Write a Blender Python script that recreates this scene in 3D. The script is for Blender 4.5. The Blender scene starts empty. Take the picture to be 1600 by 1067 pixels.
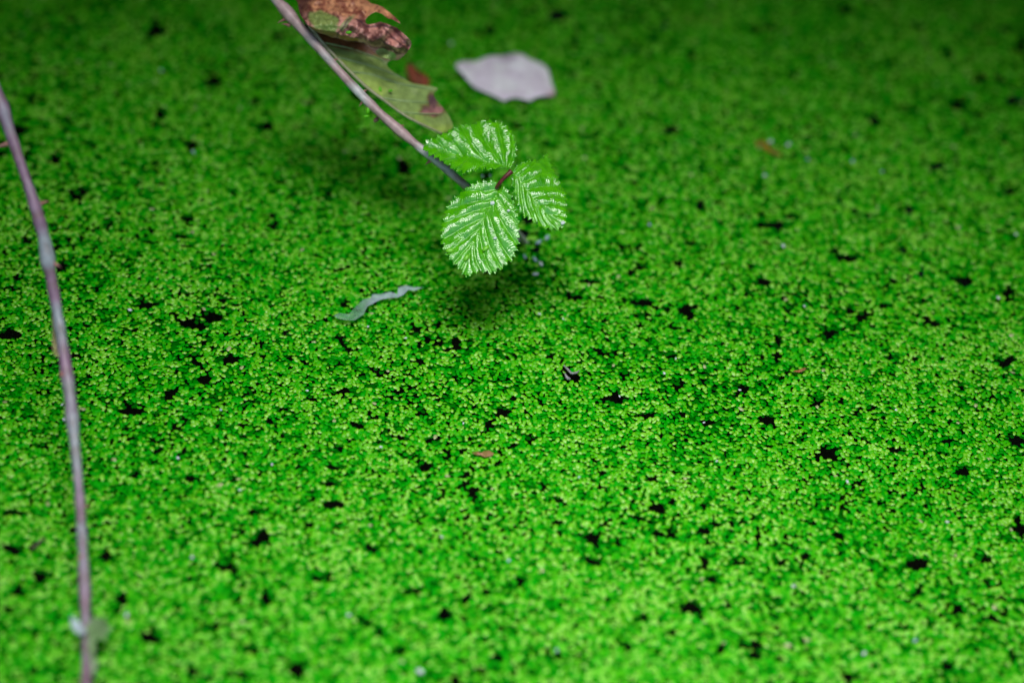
import bpy, math, random
import numpy as np
from mathutils import Vector, Matrix
from mathutils.geometry import delaunay_2d_cdt

random.seed(7)
RNG = np.random.default_rng(7)
scene = bpy.context.scene
COL = scene.collection

# ---------------------------------------------------------------- camera
H = 0.694            # camera height over the water, metres
DEPR = 42.0
ROLL = 5.0
FOC = 85.0
cam_data = bpy.data.cameras.new('camera')
cam = bpy.data.objects.new('camera', cam_data)
COL.objects.link(cam)
scene.camera = cam
cam_data.lens = FOC
cam_data.sensor_width = 36.0
cam_data.clip_start = 0.02
cam_data.clip_end = 400
RC = Matrix.Rotation(math.radians(90 - DEPR), 3, 'X') @ Matrix.Rotation(math.radians(ROLL), 3, 'Z')
cam.matrix_world = Matrix.Translation((0, 0, H)) @ RC.to_4x4()
cam_data.dof.use_dof = True
cam_data.dof.focus_distance = 1.012
cam_data.dof.aperture_fstop = 3.1
cam_data.dof.aperture_blades = 0

# ---------------------------------------------------------------- world, sun, exposure
world = bpy.data.worlds.new('World')
scene.world = world
world.use_nodes = True
wn = world.node_tree.nodes
wl = world.node_tree.links
wn.clear()
sky = wn.new('ShaderNodeTexSky')
sky.sky_type = 'NISHITA'
sky.sun_disc = False
sky.sun_elevation = math.radians(86)
sky.sun_rotation = math.radians(200)
sky.air_density = 1.0
sky.dust_density = 3.0
bgn = wn.new('ShaderNodeBackground')
bgn.inputs['Strength'].default_value = 0.1
won = wn.new('ShaderNodeOutputWorld')
wl.new(sky.outputs[0], bgn.inputs[0])
wl.new(bgn.outputs[0], won.inputs[0])

sun_data = bpy.data.lights.new('sun', 'SUN')
sun_data.energy = 2.1
sun_data.angle = math.radians(38)
sun_data.color = (1.0, 0.985, 0.96)
sun = bpy.data.objects.new('sun', sun_data)
COL.objects.link(sun)
# sun stands behind and right of the camera, high
_el, _az = math.radians(86), math.radians(200)
_d = Vector((math.sin(_az) * math.cos(_el), math.cos(_az) * math.cos(_el), math.sin(_el)))
sun.rotation_euler = _d.to_track_quat('Z', 'Y').to_euler()
sun.location = _d * 5

scene.view_settings.view_transform = 'Standard'
scene.view_settings.look = 'None'
scene.view_settings.exposure = 0.82
scene.view_settings.gamma = 1.0
scene.view_settings.use_curve_mapping = False
scene.cycles.max_bounces = 6

# ---------------------------------------------------------------- helpers
RCn = np.array(RC)
K = 36.0 / 1600.0 / FOC


def ray(px, py):
    """direction (depth 1 along the optical axis) of the photograph's pixel"""
    v = np.array([(px - 800) * K, -(py - 533.5) * K, -1.0])
    return RCn @ v


def at_z(px, py, z=0.0):
    d = ray(px, py)
    t = (z - H) / d[2]
    return np.array([0, 0, H]) + d * t


def at_depth(px, py, t):
    return np.array([0, 0, H]) + ray(px, py) * t


def on_plane(px, py, p0, n):
    d = ray(px, py)
    o = np.array([0, 0, H])
    t = np.dot(p0 - o, n) / np.dot(d, n)
    return o + d * t


def to_px(X, Y, Z=0.0):
    P = np.stack([X, Y, np.zeros_like(X) + Z - H], -1) @ RCn      # world -> camera
    return 800 + (P[..., 0] / -P[..., 2]) / K, 533.5 - (P[..., 1] / -P[..., 2]) / K


def vnoise(x, y, scale, seed):
    g = np.random.default_rng(seed).random((256, 256))
    u = np.asarray(x) / scale + 1000.3
    v = np.asarray(y) / scale + 1000.7
    i = np.floor(u).astype(int)
    j = np.floor(v).astype(int)
    fu = u - i
    fv = v - j
    fu = fu * fu * (3 - 2 * fu)
    fv = fv * fv * (3 - 2 * fv)
    a = g[i % 256, j % 256]
    b = g[(i + 1) % 256, j % 256]
    c = g[i % 256, (j + 1) % 256]
    d = g[(i + 1) % 256, (j + 1) % 256]
    return (a * (1 - fu) + b * fu) * (1 - fv) + (c * (1 - fu) + d * fu) * fv


def new_mesh(name, verts, faces, mat, parent=None, smooth=True, attrs=None, link=True):
    me = bpy.data.meshes.new(name)
    verts = np.asarray(verts, dtype=np.float32)
    if isinstance(faces, np.ndarray):
        k = faces.shape[1]
        me.vertices.add(len(verts))
        me.vertices.foreach_set('co', verts.ravel())
        me.loops.add(faces.size)
        me.loops.foreach_set('vertex_index', faces.astype(np.int32).ravel())
        me.polygons.add(len(faces))
        me.polygons.foreach_set('loop_start', np.arange(0, faces.size, k, dtype=np.int32))
        me.polygons.foreach_set('loop_total', np.full(len(faces), k, dtype=np.int32))
        me.update(calc_edges=True)
    else:
        me.from_pydata([tuple(map(float, v)) for v in verts], [], faces)
    if smooth:
        me.polygons.foreach_set('use_smooth', np.ones(len(me.polygons), dtype=bool))
    for k, v in (attrs or {}).items():
        v = np.asarray(v, dtype=np.float32)
        if v.ndim == 1:
            a = me.attributes.new(k, 'FLOAT', 'POINT')
            a.data.foreach_set('value', v)
        else:
            a = me.attributes.new(k, 'FLOAT_COLOR', 'POINT')
            a.data.foreach_set('color', v.ravel())
    if mat:
        me.materials.append(mat)
    o = bpy.data.objects.new(name, me)
    if link:
        COL.objects.link(o)
    if parent:
        o.parent = parent
        o.matrix_parent_inverse = Matrix.Translation(-Vector(parent.location))
    return o


def tag(o, label=None, cat=None, group=None, kind=None):
    if label:
        o['label'] = label
    if cat:
        o['category'] = cat
    if group:
        o['group'] = group
    if kind:
        o['kind'] = kind
    return o


def empty(name, loc, label, cat, group=None):
    o = bpy.data.objects.new(name, None)
    o.empty_display_size = 0.01
    COL.objects.link(o)
    o.location = tuple(map(float, loc))
    return tag(o, label, cat, group)


class N:
    """small node tree helper"""
    def __init__(s, name):
        s.m = bpy.data.materials.new(name)
        s.m.use_nodes = True
        s.t = s.m.node_tree
        s.n = s.t.nodes
        s.b = s.n['Principled BSDF']

    def add(s, typ, **kw):
        nd = s.n.new(typ)
        for k, v in kw.items():
            setattr(nd, k, v)
        return nd

    def link(s, a, b):
        s.t.links.new(a, b)

    def ramp(s, src, stops, interp='LINEAR'):
        r = s.add('ShaderNodeValToRGB')
        r.color_ramp.interpolation = interp
        e = r.color_ramp.elements
        while len(e) < len(stops):
            e.new(0.5)
        for k, (p, c) in enumerate(stops):
            e[k].position = p
            e[k].color = (*c, 1) if len(c) == 3 else c
        s.link(src, r.inputs[0])
        return r.outputs[0]

    def noise(s, scale, detail=3, coord='Object', vec=None, stretch=None):
        nz = s.add('ShaderNodeTexNoise')
        nz.inputs['Scale'].default_value = scale
        nz.inputs['Detail'].default_value = detail
        if vec is None:
            tc = s.add('ShaderNodeTexCoord')
            vec = tc.outputs[coord]
        if stretch:
            mp = s.add('ShaderNodeMapping')
            mp.inputs['Scale'].default_value = stretch
            s.link(vec, mp.inputs[0])
            vec = mp.outputs[0]
        s.link(vec, nz.inputs['Vector'])
        return nz.outputs[0]

    def mix(s, fac, a, b, mode='MIX'):
        mx = s.add('ShaderNodeMix')
        mx.data_type = 'RGBA'
        mx.blend_type = mode
        for sock, v in ((mx.inputs[0], fac), (mx.inputs[6], a), (mx.inputs[7], b)):
            if isinstance(v, (int, float)):
                sock.default_value = v
            elif isinstance(v, tuple):
                sock.default_value = (*v, 1)
            else:
                s.link(v, sock)
        return mx.outputs[2]

    def bump(s, height, strength, dist):
        b = s.add('ShaderNodeBump')
        b.inputs['Strength'].default_value = strength
        b.inputs['Distance'].default_value = dist
        s.link(height, b.inputs['Height'])
        s.link(b.outputs[0], s.b.inputs['Normal'])

    def set(s, **kw):
        for k, v in kw.items():
            sock = s.b.inputs[k.replace('_', ' ')]
            if isinstance(v, tuple):
                sock.default_value = (*v, 1)
            elif isinstance(v, (int, float)):
                sock.default_value = v
            else:
                s.link(v, sock)


# ---------------------------------------------------------------- materials
def m_water():
    n = N('murky_water')
    c = n.ramp(n.noise(14, 3), [(0.35, (0.0015, 0.0018, 0.0012)), (0.7, (0.003, 0.004, 0.002))])
    n.set(Base_Color=c, Roughness=0.04, IOR=1.33)
    n.bump(n.noise(30, 2), 0.12, 0.002)
    return n.m


def m_frond():
    n = N('duckweed_green')
    at = n.add('ShaderNodeAttribute', attribute_name='tone')
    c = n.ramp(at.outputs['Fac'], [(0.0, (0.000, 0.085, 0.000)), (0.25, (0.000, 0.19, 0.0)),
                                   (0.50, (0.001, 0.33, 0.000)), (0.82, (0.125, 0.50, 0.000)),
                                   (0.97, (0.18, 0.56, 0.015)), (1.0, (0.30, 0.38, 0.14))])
    n.set(Base_Color=c, Roughness=0.46, IOR=1.45)
    sp = n.ramp(at.outputs['Fac'], [(0.35, (0.04,) * 3), (0.62, (0.12,) * 3), (0.88, (1.0,) * 3)])
    n.link(sp, n.b.inputs['Specular IOR Level'])
    return n.m


def m_leaf():
    n = N('bramble_leaf_green')
    at = n.add('ShaderNodeAttribute', attribute_name='vein')
    blot = n.noise(260, 4)
    base = n.ramp(blot, [(0.3, (0.04, 0.32, 0.000)), (0.7, (0.10, 0.48, 0.001))])
    c = n.mix(at.outputs['Fac'], base, (0.12, 0.48, 0.005))
    n.set(Base_Color=c, Roughness=0.24, IOR=1.5)
    n.b.inputs['Specular IOR Level'].default_value = 0.9
    n.b.inputs['Coat Weight'].default_value = 0.8
    n.b.inputs['Coat Roughness'].default_value = 0.13
    vo = n.add('ShaderNodeTexVoronoi')
    vo.feature = 'DISTANCE_TO_EDGE'
    vo.inputs['Scale'].default_value = 1100
    tc = n.add('ShaderNodeTexCoord')
    n.link(tc.outputs['Object'], vo.inputs['Vector'])
    n.bump(vo.outputs['Distance'], 0.22, 0.0004)
    return n.m


def m_simple(name, stops, scale=200, rough=0.6, bump=0.3, stretch=None, detail=4, dist=0.0005, ior=1.45):
    n = N(name)
    nz = n.noise(scale, detail, stretch=stretch)
    n.set(Base_Color=n.ramp(nz, stops), Roughness=rough, IOR=ior)
    n.bump(nz, bump, dist)
    return n.m


def m_painted(name, rough=0.55, scale=420, amount=0.35, bump=0.4):
    """colour from the mesh's own colour attribute, mottled by noise"""
    n = N(name)
    at = n.add('ShaderNodeAttribute', attribute_name='tint')
    nz = n.noise(scale, 5)
    g = n.ramp(nz, [(0.3, (1 - amount,) * 3), (0.7, (1 + amount,) * 3)])
    n.set(Base_Color=n.mix(1.0, at.outputs['Color'], g, 'MULTIPLY'), Roughness=rough)
    n.bump(nz, bump, 0.0005)
    return n.m


M_WATER = m_water()
M_FROND = m_frond()
M_LEAF = m_leaf()
M_STEM = m_painted('bramble_bark', rough=0.42, scale=300, amount=0.2)
M_DEAD = m_painted('dying_leaf', rough=0.5, scale=330, amount=0.22, bump=0.5)
M_PALE = m_painted('pale_leaf_underside', rough=0.6, scale=260, amount=0.1)
M_PETIOLE = m_simple('red_petiole', [(0.3, (0.06, 0.008, 0.01)), (0.7, (0.20, 0.04, 0.035))], 500, 0.4)
M_HAIR = m_simple('leaf_hair', [(0.3, (0.25, 0.38, 0.10)), (0.7, (0.5, 0.6, 0.3))], 900, 0.4)
M_THORN = m_simple('thorn', [(0.3, (0.22, 0.08, 0.07)), (0.7, (0.42, 0.22, 0.18))], 600, 0.4)
M_FLAKE = m_simple('pale_flake', [(0.3, (0.42, 0.48, 0.5)), (0.7, (0.7, 0.75, 0.8))], 600, 0.4)
M_BLUEFLAKE = m_simple('blue_grey_flake', [(0.3, (0.22, 0.36, 0.46)), (0.7, (0.42, 0.58, 0.66))], 600, 0.35)
M_FILM = m_painted('translucent_shred', rough=0.4, scale=260, amount=0.2)
M_FILM.node_tree.nodes['Principled BSDF'].inputs['Alpha'].default_value = 0.5
M_GREY = m_simple('weathered_twig', [(0.3, (0.13, 0.12, 0.12)), (0.7, (0.42, 0.42, 0.46))], 900, 0.5, stretch=(1, 4, 4))
M_DEW = m_simple('water_bead', [(0.3, (0.55, 0.66, 0.62)), (0.7, (0.75, 0.85, 0.82))], 300, 0.06, 0.0, ior=1.33)
M_EARTH = m_simple('dark_earth', [(0.3, (0.012, 0.009, 0.005)), (0.7, (0.05, 0.035, 0.02))], 30, 0.9, 0.6, dist=0.01)
M_SHADE_LEAF = m_simple('shade_leaf', [(0.3, (0.008, 0.045, 0.006)), (0.7, (0.03, 0.10, 0.012))], 20, 0.5, 0.1)
M_BARK = m_simple('old_bark', [(0.3, (0.03, 0.022, 0.016)), (0.7, (0.10, 0.08, 0.06))], 40, 0.9, 0.8, dist=0.01)

# ================================================================ setting
def grid_sheet(name, x0, x1, y0, y1, nx, ny, zf, mat):
    xs = np.linspace(x0, x1, nx)
    ys = np.linspace(y0, y1, ny)
    X, Y = np.meshgrid(xs, ys)
    Z = zf(X, Y)
    V = np.stack([X.ravel(), Y.ravel(), Z.ravel()], -1)
    i = np.arange(nx - 1)[None, :] + np.arange(ny - 1)[:, None] * nx
    F = np.stack([i, i + 1, i + nx + 1, i + nx], -1).reshape(-1, 4)
    return new_mesh(name, V, F, mat)


PX0, PX1, PY0, PY1 = -0.84, 0.84, 0.12, 1.32          # the little pond
water = grid_sheet('water', -1.3, 1.3, -0.2, 1.8, 30, 30, lambda X, Y: 0 * X, M_WATER)
tag(water, kind='structure')


def bank_z(X, Y):
    d = np.maximum.reduce([X - PX1, PX0 - X, Y - PY1, PY0 - Y])       # >0 outside the pond
    d = d + 0.03 * (vnoise(X, Y, 0.12, 5) - 0.5)
    z = np.where(d < 0, -0.25 + 0.25 * np.exp(d / 0.06), 0.16 * (1 - np.exp(-np.maximum(d, 0) / 0.12)))
    return np.where(d < -0.02, -0.25, z) + 0.04 * (vnoise(X, Y, 0.2, 6) - 0.4) * (d > 0) - 0.003


bank = grid_sheet('ground', -3.0, 3.0, -2.2, 4.0, 220, 230, bank_z, M_EARTH)
tag(bank, kind='structure')
far_ground = grid_sheet('ground', -150, 150, -150, 150, 30, 30, lambda X, Y: 0 * X - 0.35, M_EARTH)
tag(far_ground, kind='structure')

# ================================================================ duckweed
HOLES = [(252,180,12,13),(293,343,11,8),(335,498,15,10),(632,262,10,15),(765,50,10,8),(945,554,14,7),(893,592,15,8),
 (785,645,12,7),(668,690,12,7),(665,730,15,8),(1197,657,18,8),(1163,608,11,7),(1297,522,13,10),(1348,497,12,9),
 (1510,440,13,8),(1205,355,26,7),(1190,443,13,8),(1062,604,9,7),(1295,710,15,11),(1500,740,13,7),(460,1048,15,11),
 (517,790,17,8),(515,758,13,6),(640,924,16,8),(696,962,11,11),(740,770,8,9),(710,546,11,5),(12,525,18,9),
 (210,645,24,8),(225,478,16,8),(105,560,9,5),(358,565,15,6),(1430,880,19,9),(1430,930,11,8),(1080,952,18,11),
 (1150,880,9,7),(1110,905,9,7),(1590,690,12,9),(1570,568,18,9),(1595,830,9,12),(925,880,12,8),(1020,750,13,7),
 (1100,830,15,7),(352,890,15,7),(400,845,15,9),(415,940,11,9),(240,1000,18,11),(195,940,11,9),(165,875,13,7),
 (1045,205,12,8),(1093,325,11,8),(1465,262,17,7),(1365,192,11,9),(1495,165,15,9),(1585,158,10,8),(1580,300,12,8),
 (1530,123,7,8),(1320,15,12,8),(250,50,18,9),(330,130,16,8),(1595,75,10,16),(30,205,12,14),(95,418,9,7),
 (900,465,14,6),(1005,475,22,8),(1075,490,12,7),(533,570,8,6),(850,765,9,7),(965,625,20,9),(1010,650,14,7),
 (300,1050,13,6),(1480,1040,13,8),(1540,875,13,9),(1260,870,9,6),(700,708,7,5),(755,350,14,10),(818,366,14,8),
 (838,392,10,9),(828,345,15,9),(20,860,18,8),(60,900,14,8),(30,930,14,7),(20,800,12,6),(70,700,12,5),(340,130,10,6),
 (760,275,14,8),(560,150,20,12),(600,120,14,10),(1480,690,9,6),(1180,50,9,6),(1420,330,8,7),(870,30,12,8),(1240,120,9,6),
 (530,700,9,6),(440,640,10,5),(1360,640,10,6),(1390,560,9,6),(830,690,8,6),(580,860,11,8),(980,1010,14,8),(1180,1010,12,8),
 (780,1030,12,8),(620,1020,12,9),(870,820,9,6),(300,750,12,7),(450,560,9,5),(130,300,12,8),(420,200,14,9),(300,230,12,8)]


def hole_mask(X, Y, grow=1.0):
    """1 where the water is open"""
    u, v = to_px(X, Y)
    wob = 1.2 + 1.9 * (vnoise(X, Y, 0.0042, 11) - 0.5) + 1.3 * (vnoise(X, Y, 0.0021, 12) - 0.5)
    m = np.zeros(X.shape, bool)
    for hx, hy, rx, ry in HOLES:
        near = (abs(u - hx) < rx * 2.2) & (abs(v - hy) < ry * 2.6)
        if near.any():
            q = (((u[near] - hx) / rx) ** 2 + ((v[near] - hy) / ry) ** 2) * 1.35
            m[near] |= q * wob[near] < 1.0 * grow
    a = vnoise(X, Y, 0.0065, 13) * 0.6 + vnoise(X, Y, 0.0032, 14) * 0.4
    m |= a > 0.85 - 0.06 * (grow - 1) - 0.06 * vnoise(X, Y, 0.09, 15)
    return m


def relaxed_points(x0, x1, y0, y1, s, iters=5, seed=1):
    r = np.random.default_rng(seed)
    nx = int((x1 - x0) / s)
    ny = int((y1 - y0) / (s * 0.866))
    I, J = np.meshgrid(np.arange(nx), np.arange(ny), indexing='ij')
    P = np.stack([(I + 0.5 * (J % 2)) * s + x0, J * s * 0.866 + y0], -1)
    P = P + (r.random(P.shape) - 0.5) * s * 1.5
    for _ in range(iters):
        D = np.zeros_like(P)
        for di in range(-2, 3):
            for dj in range(-2, 3):
                if di == 0 and dj == 0:
                    continue
                Q = np.roll(P, (di, dj), (0, 1))
                d = P - Q
                L = np.sqrt((d ** 2).sum(-1)) + 1e-9
                w = np.clip(0.93 * s - L, 0, None) * (L < 5 * s)
                D += d / L[..., None] * w[..., None] * 0.35
        P = P + D
    return P.reshape(-1, 2)


def frond_mesh(P, z, size, aspect, yaw, tiltx, tilty, tone, hi, dome):
    """Numpy builder. hi: ring of 8 plus inner ring; lo: hexagonal fan."""
    n = len(P)
    k = 8 if hi else 6
    a = np.arange(k) / k * 2 * np.pi
    # obovate outline
    rx = np.cos(a) * (1 + 0.10 * np.cos(a))
    ry = np.sin(a) * (1 - 0.10 * np.cos(a))
    rings = [(1.0, -0.25), (0.66, 0.74)] if hi else [(1.0, 0.0)]
    vs = []
    for f, hh in rings:
        vs.append(np.stack([rx * f, ry * f, np.full(k, hh)], -1))
    vs.append(np.array([[0, 0, 1.0]]))
    T = np.concatenate(vs)                       # template
    nv = len(T)
    L = size[:, None] * T[None, :, 0]
    W = (size * aspect)[:, None] * T[None, :, 1]
    Z = (size * dome)[:, None] * T[None, :, 2]
    c, s_ = np.cos(yaw)[:, None], np.sin(yaw)[:, None]
    X = L * c - W * s_
    Y = L * s_ + W * c
    Zt = Z + X * tiltx[:, None] + Y * tilty[:, None]
    V = np.stack([X + P[:, 0:1], Y + P[:, 1:2], Zt + z[:, None]], -1).reshape(-1, 3)
    F = []
    for j in range(k):
        j2 = (j + 1) % k
        if hi:
            F += [(j, j2, k + j), (j2, k + j2, k + j), (k + j, k + j2, 2 * k)]
        else:
            F += [(j, j2, k)]
    F = (np.array(F)[None] + (np.arange(n) * nv)[:, None, None]).reshape(-1, 3)
    return V, F, np.repeat(tone, nv)


def duck_layers(x0, x1, y0, y1, seed, detail=True):
    out = []
    r = np.random.default_rng(seed)
    # lower layer, submerged fronds; their dark tone also paints shade into the gaps
    P = relaxed_points(x0, x1, y0, y1, 0.00235, 3, seed + 1)
    if detail:
        P = P[~hole_mask(P[:, 0], P[:, 1], 1.0)]
    P = P[vnoise(P[:, 0], P[:, 1], 0.0038, seed + 9) * .7 + .3 * vnoise(P[:, 0], P[:, 1], 0.03, seed + 8) < .66]
    n = len(P)
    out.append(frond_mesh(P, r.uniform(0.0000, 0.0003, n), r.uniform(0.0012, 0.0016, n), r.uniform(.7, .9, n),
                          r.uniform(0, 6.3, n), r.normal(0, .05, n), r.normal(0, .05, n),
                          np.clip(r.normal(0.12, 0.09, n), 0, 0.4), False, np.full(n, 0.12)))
    # upper layer
    P = relaxed_points(x0, x1, y0, y1, 0.00194, 9, seed + 2)
    if detail:
        P = P[~hole_mask(P[:, 0], P[:, 1], 1.35)]
    thin = vnoise(P[:, 0], P[:, 1], 0.0055, seed + 20) * 0.6 + vnoise(P[:, 0], P[:, 1], 0.03, seed + 21) * 0.4
    P = P[r.random(len(P)) < np.clip(1.42 - 0.95 * thin, 0.35, 1)]
    n = len(P)
    patch = vnoise(P[:, 0], P[:, 1], 0.02, seed + 22) - 0.5
    size = np.clip(r.normal(0.00122, 0.00016, n), 0.0008, 0.0017)
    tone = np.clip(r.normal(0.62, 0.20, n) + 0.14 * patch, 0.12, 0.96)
    odd = r.random(n)
    tone[odd > 0.9985] = 1.0
    z = r.uniform(0.0007, 0.0012, n) + 0.0006 * (vnoise(P[:, 0], P[:, 1], 0.006, seed + 23) - 0.5)
    # fronds of one plant lean the same way
    lx = (vnoise(P[:, 0], P[:, 1], 0.004, seed + 24) - 0.5) * 0.30 + r.normal(0, .09, n)
    ly = (vnoise(P[:, 0], P[:, 1], 0.004, seed + 25) - 0.5) * 0.30 + r.normal(0, .09, n)
    yaw = r.uniform(0, 6.3, n)
    asp = r.uniform(.60, .80, n)
    dome = r.uniform(.14, .27, n)
    if detail:
        u, v = to_px(P[:, 0], P[:, 1])
        near = (u > -50) & (u < 1650) & (v > -50) & (v < 1120)
    else:
        near = np.zeros(n, bool)
    for sel, hi in ((near, True), (~near, False)):
        if sel.any():
            out.append(frond_mesh(P[sel], z[sel], size[sel], asp[sel], yaw[sel], lx[sel], ly[sel], tone[sel], hi, dome[sel]))
    V = np.concatenate([o[0] for o in out])
    T = np.concatenate([o[2] for o in out])
    off = np.cumsum([0] + [len(o[0]) for o in out[:-1]])
    F = np.concatenate([o[1] + k for o, k in zip(out, off)])
    return V, F, T


DX0, DX1, DY0, DY1, TS = -0.36, 0.36, 0.48, 1.14, 0.06
V, F, T = duck_layers(DX0, DX1, DY0, DY1, 100)
print('duckweed tris', len(F))
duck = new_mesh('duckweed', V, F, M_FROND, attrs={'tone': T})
tag(duck, 'bright green duckweed covering the dark pond water', 'duckweed', kind='stuff')

# the same cover goes on to the banks: tiles of fronds instanced by geometry nodes
tiles = []
for k in range(3):
    Vt, Ft, Tt = duck_layers(-TS / 2, TS / 2, -TS / 2, TS / 2, 300 + 40 * k, detail=False)
    tiles.append(new_mesh('duckweed_patch', Vt, Ft, M_FROND, attrs={'tone': Tt}, link=False))
cells = []
for i in range(-14, 14):
    for j in range(2, 22):
        cx, cy = (i + 0.5) * TS, (j + 0.5) * TS
        if DX0 < cx < DX1 and DY0 < cy < DY1:
            continue
        cells.append((cx, cy, 0.0))
cells = np.array(cells)
duck2 = new_mesh('duckweed', cells, np.zeros((0, 3), int), None,
                 attrs={'turn': np.random.default_rng(5).integers(0, 4, len(cells)).astype(float),
                        'pick': np.random.default_rng(6).integers(0, 3, len(cells)).astype(float)})
tag(duck2, 'duckweed cover continuing past the edges towards the banks', 'duckweed', kind='stuff')
ng = bpy.data.node_groups.new('duckweed_spread', 'GeometryNodeTree')
ng.interface.new_socket('Geometry', in_out='INPUT', socket_type='NodeSocketGeometry')
ng.interface.new_socket('Geometry', in_out='OUTPUT', socket_type='NodeSocketGeometry')
gi = ng.nodes.new('NodeGroupInput')
go = ng.nodes.new('NodeGroupOutput')
g2i = ng.nodes.new('GeometryNodeGeometryToInstance')
for t in tiles:
    oi = ng.nodes.new('GeometryNodeObjectInfo')
    oi.inputs['Object'].default_value = t
    oi.inputs['As Instance'].default_value = True
    ng.links.new(oi.outputs['Geometry'], g2i.inputs[0])
iop = ng.nodes.new('GeometryNodeInstanceOnPoints')
iop.inputs['Pick Instance'].default_value = True


def named(name, typ='FLOAT'):
    nd = ng.nodes.new('GeometryNodeInputNamedAttribute')
    nd.data_type = typ
    nd.inputs['Name'].default_value = name
    return nd.outputs['Attribute']


mul = ng.nodes.new('ShaderNodeMath')
mul.operation = 'MULTIPLY'
mul.inputs[1].default_value = math.pi / 2
ng.links.new(named('turn'), mul.inputs[0])
cxyz = ng.nodes.new('ShaderNodeCombineXYZ')
ng.links.new(mul.outputs[0], cxyz.inputs['Z'])
gj = ng.nodes.new('GeometryNodeJoinGeometry')
for nd in [x for x in ng.nodes if x.bl_idname == 'GeometryNodeObjectInfo']:
    ng.links.new(nd.outputs['Geometry'], gj.inputs[0])
for l in list(g2i.inputs[0].links):
    ng.links.remove(l)
ng.nodes.remove(g2i)
ng.links.new(gi.outputs[0], iop.inputs['Points'])
ng.links.new(gj.outputs[0], iop.inputs['Instance'])
ng.links.new(named('pick'), iop.inputs['Instance Index'])
ng.links.new(cxyz.outputs[0], iop.inputs['Rotation'])
ng.links.new(iop.outputs[0], go.inputs[0])
md = duck2.modifiers.new('spread', 'NODES')
md.node_group = ng

# ================================================================ sheet and tube builders
def poly_inside(poly, pts):
    x, y = pts[:, 0], pts[:, 1]
    c = np.zeros(len(pts), bool)
    n = len(poly)
    for i in range(n):
        x1, y1 = poly[i]
        x2, y2 = poly[(i + 1) % n]
        cond = ((y1 > y) != (y2 > y)) & (x < (x2 - x1) * (y - y1) / (y2 - y1 + 1e-12) + x1)
        c ^= cond
    return c


def catmull(pts, sub, closed=False):
    p = np.array(pts, float)
    n = len(p)
    out = []
    rng = range(n) if closed else range(n - 1)
    for i in rng:
        if closed:
            p0, p1, p2, p3 = p[i - 1], p[i], p[(i + 1) % n], p[(i + 2) % n]
        else:
            p0, p1, p2, p3 = p[max(i - 1, 0)], p[i], p[i + 1], p[min(i + 2, n - 1)]
        for k in range(sub):
            t = k / sub
            out.append(0.5 * ((2 * p1) + (-p0 + p2) * t + (2 * p0 - 5 * p1 + 4 * p2 - p3) * t * t
                              + (-p0 + 3 * p1 - 3 * p2 + p3) * t ** 3))
    if not closed:
        out.append(p[-1])
    return np.array(out)


def dist_poly(P, line):
    """distance of the points P to a polyline, arc length of the nearest point, side"""
    best = np.full(len(P), 1e9)
    arc = np.zeros(len(P))
    side = np.zeros(len(P))
    s = 0.0
    for a, b in zip(line[:-1], line[1:]):
        ab = b - a
        L = np.hypot(*ab) + 1e-12
        t = np.clip(((P - a) @ ab) / L ** 2, 0, 1)
        d = P - (a + t[:, None] * ab)
        dd = np.hypot(d[:, 0], d[:, 1])
        m = dd < best
        best[m] = dd[m]
        arc[m] = s + t[m] * L
        side[m] = np.sign(ab[0] * d[m, 1] - ab[1] * d[m, 0])
        s += L
    return best, arc, side


def triangulate(outline, interior):
    n = len(outline)
    co = [Vector((float(a), float(b))) for a, b in outline] + [Vector((float(a), float(b))) for a, b in interior]
    ed = [(i, (i + 1) % n) for i in range(n)]
    r = delaunay_2d_cdt(co, ed, [], 1, 1e-7)
    return np.array([tuple(v) for v in r[0]]), [tuple(f) for f in r[2]]


def sheet(name, outline_px, step, place, mat, parent=None, tint=None, thick=0.00025, closed_sub=3, lower=None):
    """outline traced in photo pixels -> sheet with thickness; place(P)->(xyz, normal)"""
    ol = catmull(outline_px, closed_sub, True) if closed_sub > 1 else np.array(outline_px, float)
    mn, mx = ol.min(0), ol.max(0)
    gx, gy = np.meshgrid(np.arange(mn[0], mx[0], step), np.arange(mn[1], mx[1], step))
    I = np.stack([gx.ravel(), gy.ravel()], -1)
    I = I + (RNG.random(I.shape) - 0.5) * step * 0.4
    I = I[poly_inside(ol, I)]
    d, _, _ = dist_poly(I, np.vstack([ol, ol[:1]]))
    I = I[d > step * 0.5]
    P, Fc = triangulate(ol, I)
    X, nrm = place(P)
    n = len(P)
    Vv = np.vstack([X, X - nrm * thick])
    # orient the front faces along the normal
    Ff = []
    for f in Fc:
        a, b, c = X[f[0]], X[f[1]], X[f[2]]
        if np.dot(np.cross(b - a, c - a), nrm[f[0]]) < 0:
            f = f[::-1]
        Ff.append(f)
    cnt = {}
    for f in Ff:
        for i in range(3):
            e = (f[i], f[(i + 1) % 3])
            cnt[e] = 1
    rim = [e for e in cnt if (e[1], e[0]) not in cnt]
    faces = Ff + [tuple(i + n for i in f[::-1]) for f in Ff] + [(b, a, a + n, b + n) for a, b in rim]
    at = {}
    if tint is not None:
        t = tint(P)
        at['tint'] = np.vstack([t, t])
    o = new_mesh(name, Vv, faces, mat, parent, attrs=at)
    return o, P, X


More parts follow.
